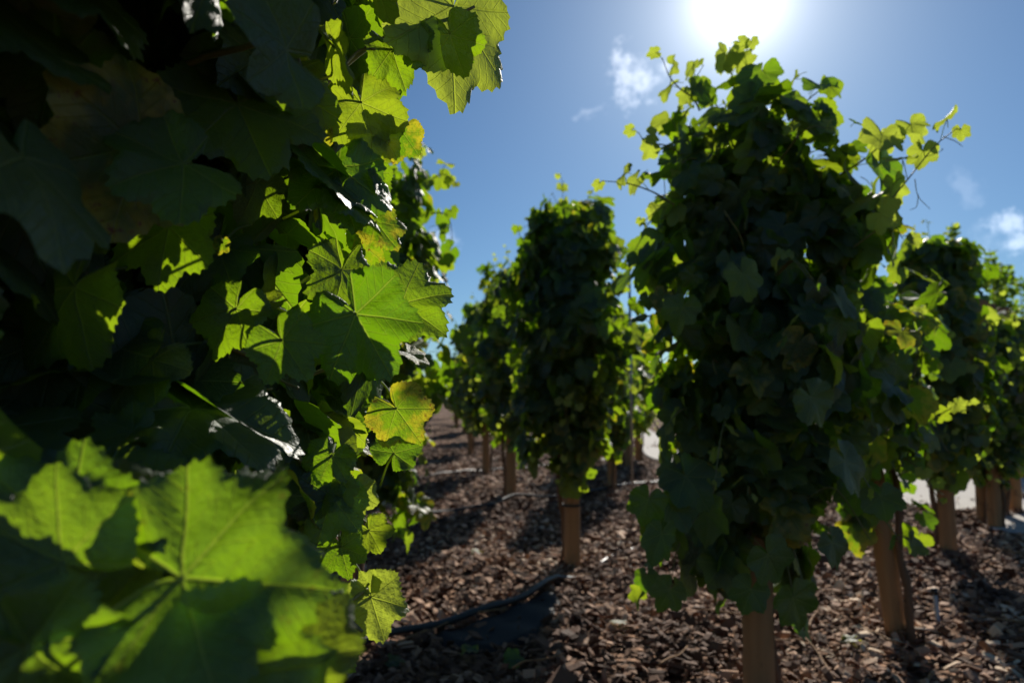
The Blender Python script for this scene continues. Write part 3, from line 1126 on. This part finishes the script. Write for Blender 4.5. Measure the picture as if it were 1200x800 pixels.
place_vine(-1.12, 5.5, 'vine column deep behind the foreground leaves, second of the left row', 3, .95, .98, 2.5, postlabel='reddish post peeping out beside the foreground leaves')
place_vine(3.3, 4.75, 'low vine column filling the gap between the shaded column and the three beside the path', 2, .75, .70, 1.7,
           postlabel='slim post between the shaded column and the three beside the path')
far_g = 'small distant vine columns at the far end of the rows'
fp = [(-1.6, 8.4), (-2.0, 11.5), (-2.3, 14.5), (-2.7, 18), (-1.15, 16.5), (-1.6, 20), (-2.0, 24), (-2.4, 29), (-.1, 15), (-.5, 19), (-.9, 24),
      (1.2, 13.5), (.9, 17), (.5, 21), (.1, 26), (1.9, 16.5), (1.6, 21), (1.2, 27), (-3.6, 16), (-4, 22), (2.2, 10.0), (1.5, 9.6),
      (7.6, 9.6), (9.1, 9.0), (6.6, 12.6), (8.4, 12.8), (6.2, 16.5), (8.2, 17), (6.2, 21), (8.4, 22), (10.8, 12), (10.8, 16), (7, 27), (10, 27),
      (5.55, 6.1), (6.6, 5.6), (3.1, 6.9), (12.8, 14), (12.9, 20), (4.6, 33), (3.0, 36), (0.6, 34), (-1.5, 36), (-3.5, 30), (6.4, 34), (8.6, 33)]
rg = np.random.default_rng(3)
for i, (x, y) in enumerate(fp):
    if on_path(np.array([x]), np.array([y]))[0]:
        continue
    place_vine(x, y, 'small distant leafy vine column among those at the far end of the rows', int(rg.integers(0, 4)), rg.uniform(.9, 1.08), rg.uniform(.9, 1.08),
               rg.uniform(0, 6.2), far_g, postlabel='thin distant post under one of the far vine columns')

# ------------------------------------------------------------------ foreground vine at left
LV = np.array([-0.50, 0.68, 0.0])
toward = nrm(CAMP - (LV + [0, 0, 0.9]))
H0 = []      # (hero, tone, lit, label)


def H_(p0, p1, n, tone, lit=False, label=None):
    H0.append((hero(p0, p1, n), tone, lit, label))


CAMN = (0, -1, 0)
# large soft leaves nearest the lens
H_((172, 676, .33), (386, 682, .32), (0.10, -.82, .52), 0.845, 2, 'bright yellow green leaf lit from behind, large and out of focus')
H_((215, 775, .315), (345, 935, .315), (0.05, -.85, .45), 0.22, False)  # added leaf standing in for the shaded lower half of the bright one
H_((290, 722, .372), (412, 800, .372), (0.1, -.8, .5), 0.22, False)  # added behind the bright leaf to block sun from its lower part
H_((92, 668, .32), (-60, 595, .32), (-.1, -.9, .3), 0.25, False)
H_((20, 745, .30), (130, 840, .31), (0, -.9, .3), 0.25, False)
H_((-40, -10, .42), (135, 92, .44), (.45, -.35, .80), 0.13, 2)
H_((70, -30, .44), (178, 62, .45), (.55, -.30, .75), 0.53, 2)
H_((-30, 300, .46), (92, 352, .50), (.2, -.15, .95), 0.43, 2)
H_((-30, 500, .45), (95, 540, .45), (.1, -.25, .95), 0.33, True)
H_((225, 480, .55), (372, 497, .60), (.1, -.42, .9), 0.61, 2)
H_((325, 555, .62), (235, 505, .60), (0, -.7, .6), 0.21, False)
H_((385, 560, .66), (345, 610, .64), (.1, -.6, .7), 0.55, False)
H_((262, 90, .60), (322, 215, .56), (.15, -.75, .55), 0.12, False)
H_((120, 120, .62), (230, 40, .6), (0, -.9, .2), 0.42, False)
H_((205, 235, .55), (180, 345, .53), (-.1, -.95, .2), 0.75, False)
H_((115, 300, .5), (20, 430, .5), (0, -.9, .3), 0.64, False)
H_((200, 400, .55), (120, 480, .52), (.1, -.85, .4), 0.34, False)
H_((290, 340, .60), (240, 420, .58), (.1, -.8, .5), 0.24, False)
H_((385, 175, .70), (420, 265, .66), (.3, -.6, .6), 0.14, False)
H_((400, 338, .655), (462, 448, .63), (-.15, -.9, .35), 0.35, False)
H_((318, 380, .56), (362, 448, .54), (-.1, -.9, .3), 0.62, False)
# leaves whose upper face catches the sun at a glancing angle
for p0_, p1_, tn_ in (((350, 178, .68), (452, 262, .69), .13), ((402, 290, .70), (395, 385, .69), .33), ((398, 385, .69), (448, 440, .70), .53),
                      ((440, 200, .72), (455, 245, .72), .23), ((330, 350, .62), (265, 372, .60), .43), ((395, 520, .66), (372, 570, .64), .13),
                      ((395, 560, .66), (372, 640, .63), .63), ((180, 500, .5), (90, 520, .47), .33)):
    H_(p0_, p1_, (.42, -.16, .89), tn_, 2)
# lit leaves along the right flank
H_((445, 362, .74), (536, 338, .76), (.15, -.95, .25), 0.45, True)
H_((452, 462, .72), (495, 520, .73), (.1, -.95, .25), 0.97, True, 'yellow green leaf with rusty spotted margin, lit from behind')
H_((470, 410, .72), (505, 425, .72), (.2, -.4, .9), 0.90, True)
H_((430, 250, .72), (468, 290, .71), (.2, -.8, .4), 0.93, True, 'yellow leaf with brown blotches')
H_((375, 225, .66), (455, 262, .70), (.5, -.2, .85), 0.53, True)
H_((475, 140, .74), (462, 192, .74), (.2, -.9, .3), 0.96, True)
H_((528, -40, .76), (540, 130, .76), (.72, -.65, .25), -1.0, True, 'large pale yellow leaf hanging against the blue sky')
H_((520, 20, .74), (545, 92, .75), (-.2, -.9, .3), 0.31, False)
H_((490, 30, .73), (485, 75, .73), (0, -.9, .3), 0.71, True)
H_((452, 40, .72), (478, 105, .72), (.2, -.85, .4), 0.66, True)
H_((415, 95, .72), (445, 185, .72), (.1, -.85, .4), 0.47, True)
H_((425, 140, .73), (470, 180, .73), (.2, -.8, .4), 0.17, False)
H_((440, 190, .74), (430, 235, .74), (.2, -.8, .4), 0.57, True)
H_((455, 545, .72), (478, 495, .74), (.2, -.8, .4), 0.37, False)
H_((412, 560, .68), (420, 615, .67), (.4, -.7, .5), -1.0, True)
H_((385, 560, .66), (412, 600, .65), (.2, -.9, .4), -1.0, True)
H_((425, 610, .67), (450, 650, .67), (.2, -.9, .4), 0.47, True)
H_((395, 625, .65), (410, 680, .65), (.2, -.8, .4), 0.67, True)
H_((428, 678, .66), (452, 755, .65), (.5, -.7, .3), -1.0, True)
H_((430, 690, .66), (438, 665, .66), (.2, -.9, .3), -1.0, True)
H_((400, 735, .62), (375, 795, .61), (.1, -.8, .5), 0.57, True)
H_((395, 720, .62), (430, 745, .62), (.1, -.8, .5), -1.0, True)
H_((360, 720, .58), (340, 790, .57), (.1, -.7, .6), 0.21, True)
H_((120, 268, .52), (95, 300, .51), (.1, -.9, .4), 0.47, True)
H_((262, 278, .60), (256, 300, .60), (.1, -.9, .4), 0.92, True)

H_((205, 728, .362), (375, 885, .362), (0.05, -.85, .45), 0.22, False)  # this and the next two are hidden leaves added to shade the near ones
H_((125, 668, .352), (-30, 540, .352), (0.05, -.85, .45), 0.32, False)
H_((60, 700, .345), (190, 860, .345), (0.05, -.85, .45), 0.12, False)
# leaves added sunward of the nearest ones just to throw shade on them
for (px_, py_, d_, t_, s_) in ((295, 775, .325, .035, .062), (60, 625, .33, .04, .07), (250, 800, .325, .03, .08)):
    c_ = at(px_, py_, d_) + sd * t_
    n_0 = nrm((0.1, -0.75, 0.6)); tp_ = nrm(np.cross(n_0, (0.9, 0.2, 0.3)))
    H0.append(((c_ - tp_ * s_ * 0.7, tp_, n_0, s_), 0.3, 0, None))
H0 = [((h[0] + h[1] * h[3] * (1 - k_), h[1], h[2], h[3] * k_), tn_, li_, lb_) for (h, tn_, li_, lb_), k_ in
      zip(H0, [0.80] + [0.88] * 4 + [1.0] * 5 + [0.72] * (len(H0) - 10))]
_hc = np.array([h[0][0] + h[0][1] * h[0][3] * 0.4 for h in H0])
_hs = np.array([h[0][3] for h in H0])
_lit = np.array([int(h[2]) for h in H0])


def prune_left(P, T, S):
    c = P + T * (S * 0.35)[:, None] + LV
    d = c - CAMP
    dist = np.linalg.norm(d, axis=1)
    k = dist > 0.36 + S * 0.6
    k &= ~((c[:, 0] < -0.30) & (dist < 0.42 + S * 0.6))
    u = d / dist[:, None]
    px = 600 + FPX * d[:, 0] / np.maximum(d @ _F, .05)
    py = 400 - FPX * (d @ _U) / np.maximum(d @ _F, .05)
    # right outline of the foreground foliage
    lim = np.interp(py, [-200, 0, 60, 120, 180, 240, 330, 420, 520, 570, 620, 700, 760, 860], [520, 520, 500, 470, 455, 440, 470, 478, 455, 405, 410, 405, 400, 390])
    k &= ~((px > 370) & (px < 500) & (py < 130) & (py > -120) & (dist < 0.62))
    half = S * 0.55 / np.maximum(d @ _F, .05) * FPX
    k &= ~((px + half > lim) & (d[:, 1] > 0.1))
    for hc, hs_, lit in zip(_hc, _hs, _lit):
        wide = 1.0 if hc[1] < 0.37 or hc[0] > -0.2 else (0.7 if lit > 1 else 0.45)
        hd = np.linalg.norm(hc - CAMP); hu = (hc - CAMP) / hd
        off = np.linalg.norm(d - np.outer(d @ hu, hu), axis=1) * hd / np.maximum(dist, 1e-3)
        k &= ~((off < hs_ * 0.62 + S * 0.25) & (d @ hu < hd + 0.012) & (d @ hu > 0))
        if lit:
            e = c - hc
            t = e @ sd
            off = np.linalg.norm(e - np.outer(t, sd), axis=1)
            k &= ~((t > 0.0) & (off < (hs_ * 0.42 + S * 0.30) * wide))
    return k


ex, ext = None, []
for j, pts in enumerate([
        [(330, 160, .66), (390, 90, .70), (450, 45, .73), (520, 25, .75), (556, 8, .76)],
        [(330, 520, .64), (375, 560, .66), (400, 590, .66), (428, 612, .67)],
        [(300, 640, .60), (350, 680, .62), (400, 705, .63), (430, 690, .66)],
        [(345, 760, .58), (375, 725, .60), (400, 720, .62), (425, 740, .62)],
        [(255, 400, .62), (300, 420, .64), (350, 440, .66), (390, 430, .68)]]):
    P = smooth_path([at(*p) - LV for p in pts], 22)
    ext.append(tube(P, np.linspace(0.0034, 0.0016, 22), 8))
# curling tendrils and stalks seen in the shade
for pts in ([(318, -5, .58), (322, 25, .57), (345, 45, .57), (352, 80, .57)], [(318, 0, .6), (340, 8, .6), (362, -4, .6)],
            [(8, 60, .5), (40, 100, .5), (90, 112, .5), (130, 130, .5)], [(120, 108, .5), (160, 112, .5), (190, 108, .51)],
            [(265, 395, .62), (270, 430, .62), (280, 460, .61), (320, 455, .62)], [(330, 410, .64), (325, 440, .64), (350, 455, .64)],
            [(50, 150, .6), (110, 165, .6), (150, 205, .6), (185, 240, .6)], [(370, 95, .66), (395, 85, .68), (420, 60, .7), (440, 58, .7)]):
    P = smooth_path([at(*p) - LV for p in pts], 18)
    ext.append(tube(P, 0.0013, 6) + (None, None))
# petioles of the hero leaves
hero_stalks = []
for (hp, ht, hn, hs_), tn, lit, lb in H0:
    q = hp - LV
    d_ = nrm(-np.asarray(hn) * 0.6 - ht * 0.55 + np.array([0, 0.25, 0.15])) * 0.06
    hero_stalks.append(tube(smooth_path([q, q + d_ * 0.5 + [0, 0, 0.004], q + d_], 8), 0.0013, 6))
ext[0] = (ext[0][0], ext[0][1], hero_stalks)


def keep_tube(V):
    d = V + LV - CAMP
    px = 600 + FPX * d[:, 0] / np.maximum(d @ _F, .05)
    return np.linalg.norm(d, axis=1).min() > 0.5 and ((px < 430) | (d[:, 2] > .55)).all()


FILL = crown_leaves(131, 3200, 0.45, 1.95, 0.35, 0.098, 1.0, 0.05)
_k = prune_left(FILL[0], FILL[1], FILL[3])
FILL = tuple(q[_k] for q in FILL)
lv = make_vine(LV, 'dark leafy foreground vine filling the left side, its leaves large and close', GV_, 31, 2300, 0, zb=0.42, H=1.95, R=0.40, size=0.076,
               prune=prune_left, extra_tubes=ext, n_side=6, n_top=3, old=0.10, filler=FILL, keep=keep_tube)
for i, ((hp, ht, hn, hs_), tn, lit, lb) in enumerate(H0):
    v, f, uv, t = leaf_cloud(0, [hp - LV], [ht], [hn], [hs_], [tn], seed=500 + i)
    o = build('leaf', v, f, M_LEAF, lv, {'leafuv': uv, 'tone': t})
    if lb:
        o['label'] = lb
make_post(LV[0], LV[1], 'post inside the foreground vine, hidden by its leaves', GP_, w=0.045, H=1.6)

# ------------------------------------------------------------------ hoses
def hose(pix, label, r=0.010, lift=0.02, bury=0.0):
    P = []
    for p in pix:
        x, y = ground(*p)
        P.append((x, y, float(zt(x, y)) + r + lift))
    P = smooth_path(P, 60)
    P[:, 2] += 0.006 * np.sin(np.arange(60) * 0.7) - bury * np.clip((np.arange(60) - 33) / 5, 0, 1)
    v, f = tube(P, r, 12)
    c = P.mean(0)
    o = build('drip_hose', v - [c[0], c[1], 0], f, M_HOSE, loc=(c[0], c[1], 0))
    return tag(o, label, 'hose', 'black irrigation hoses lying on the mulch')


hose([(250, 790), (400, 770), (480, 746), (560, 724), (620, 702), (652, 682), (678, 672), (705, 655), (745, 641), (800, 634)],
     'thick black hose curving from the foreground leaves to the central post', 0.014, 0.030, 0.048)
hose([(380, 622), (450, 612), (520, 602), (570, 597), (605, 590), (660, 589), (715, 577), (775, 567), (840, 560)],
     'hose crossing behind the central post with sunlight glinting along it', 0.011, 0.03)
hose([(380, 577), (470, 566), (530, 558), (572, 553), (640, 547), (720, 540)], 'farthest hose, crossing by the third post of the central row', 0.011, 0.02)

# short grey pipe standing out of the mulch
x, y = ground(1101, 738)
P = np.array([(x, y, -0.05), (x, y + .01, 0.05), (x + .006, y + .03, 0.13)])
v, f = tube(smooth_path(P, 8), 0.0085, 12)
tp = empty('riser_pipe', (x, y, 0)); tag(tp, 'short blue grey pipe sticking up from the mulch at right', 'pipe')
build('pipe', v - [x, y, 0], f, M_PIPE, tp)
v, f = tube(np.array([(0.006, .03, .125), (0.007, .034, .15)]), 0.012, 12)
build('cap', v, f, M_STRAP, tp)

# slim metal rod with a side arm, between the central and largest vines
x, y = 0.80, 4.6
rod = empty('metal_rod', (x, y, 0)); tag(rod, 'slim grey metal rod with a short side arm, rising right of the central vine', 'rod')
v, f = tube(np.array([(0, 0, -.1), (0, 0, 1.0), (0, 0, 1.90)]), 0.009, 12)
build('upright', v, f, M_METAL, rod)
v, f = tube(np.array([(-.03, 0, 1.72), (.08, 0, 1.73), (.16, 0, 1.735)]), 0.007, 10)
build('side_arm', v, f, M_METAL, rod)

tg = np.random.default_rng(12)
for i in range(16):
    px_, py_ = tg.uniform(440, 1190), tg.uniform(640, 795)
    x, y = ground(px_, py_)
    a_ = tg.uniform(0, 3.14); L_ = tg.uniform(0.09, 0.2)
    P = [np.array([math.cos(a_) * t, math.sin(a_) * t, 0.0]) * L_ + [tg.normal(0, .008), tg.normal(0, .008), tg.uniform(0, .012)] for t in (-1, -.3, .3, 1)]
    v, f = tube(smooth_path(P, 12), np.linspace(0.0035, 0.0018, 12), 6)
    o = build('twig', v, f, M_POST, loc=(x, y, float(zt(x, y)) + 0.038))
    tag(o, 'thin dry twig lying loose on top of the bark mulch', 'twig', 'thin dry twigs on the mulch')

# ------------------------------------------------------------------ small leaves and sprouts on the mulch
fl = [((728, 742), 0.045, .93, 'pale fallen leaf lying on the mulch near the largest vine post'), ((598, 783), 0.05, .5, 'grey green fallen leaf lowest on the mulch, left of the largest vine'),
      ((458, 788), 0.05, .6, 'fallen leaf beside the lower foreground leaves'), ((552, 770), .045, .95, 'fallen leaf just below the black ground sheet'),
      ((1000, 752), .05, .97, 'orange brown fallen leaf between the main post and the leaning post'), ((560, 655), .05, .94, 'small fallen leaf in the sunlit strip left of the central post')]
for i, (p, s, tn, lb) in enumerate(fl):
    x, y = ground(*p)
    a_ = RNG.uniform(0, 6.3)
    v, f, uv, t = leaf_cloud(1, [(0, 0, 0)], [(math.cos(a_), math.sin(a_), 0.05)], [(RNG.normal(0, .25), RNG.normal(0, .25) - .1, 1)], [s], [tn], seed=700 + i)
    o = build('fallen_leaf', v, f, M_LEAF, None, {'leafuv': uv, 'tone': t}, loc=(x, y, float(zt(x, y)) + 0.038))
    tag(o, lb, 'leaf', 'fallen leaves on the mulch')

# ------------------------------------------------------------------ shrubs beyond the path at the right
def make_shrub(x, y, seed, heights, label):
    g_ = np.random.default_rng(seed)
    root = empty('shrub', (x, y, 0)); tag(root, label, 'shrub', 'upright shrubs beyond the pale path')
    tb, LP, LT, LN, LS, LO = [], [], [], [], [], []
    for (ox, oy, h) in heights:
        P = smooth_path([(ox * .3, oy * .3, 0), (ox * .7, oy * .7, h * .35), (ox, oy, h * .7), (ox + g_.normal(0, .05), oy, h)], 30)
        tb.append(tube(P, np.linspace(0.02, 0.004, 30), 6))
        for z in np.arange(0.25, h, 0.05):
            k = min(int(z / h * 29), 28)
            q = z / h
            spread = 0.26 * (1 - q) ** 0.7 + 0.035
            for j in range(6 if q > .7 else 9):
                ph = g_.uniform(0, 6.3)
                rr = spread * g_.uniform(.3, 1.1)
                o_ = np.array([math.cos(ph), math.sin(ph), .6])
                LP.append(P[k] + o_ * rr); LT.append(nrm(o_ + g_.normal(0, .4, 3))); LN.append(g_.normal(0, 1, 3)); LS.append(g_.uniform(.035, .06)); LO.append(g_.random() * .8)
            if z * 20 % 3 < 1:
                ph = g_.uniform(0, 6.3)
                tb.append(tube(np.array([P[k], P[k] + np.array([math.cos(ph), math.sin(ph), .6]) * spread]), 0.004, 4))
    v, f, uv, t = leaf_cloud(2, np.array(LP), np.array(LT), np.array(LN), np.array(LS), np.array(LO), seed)
    build('foliage', v, f, M_LEAF_FAR, root, {'leafuv': uv, 'tone': t})
    v, f, _ = join(tb)
    build('branch', v, f, M_STEM, root)
    return root


make_shrub(6.0, 8.9, 5, [(-.12, 0, 3.2), (.14, .1, 3.0), (.38, 0, 2.85), (-.4, .2, 2.75), (.6, .2, 2.7), (-.25, .1, 2.9), (.25, -.1, 2.6)], 'tall upright shrub with small leaves, its slim tips highest at the right')
make_shrub(7.05, 9.4, 6, [(-.2, 0, 2.75), (.1, .1, 2.6), (.4, 0, 2.6), (-.5, .2, 2.5)], 'upright small leaved shrub cut by the right edge, beside the tallest one')
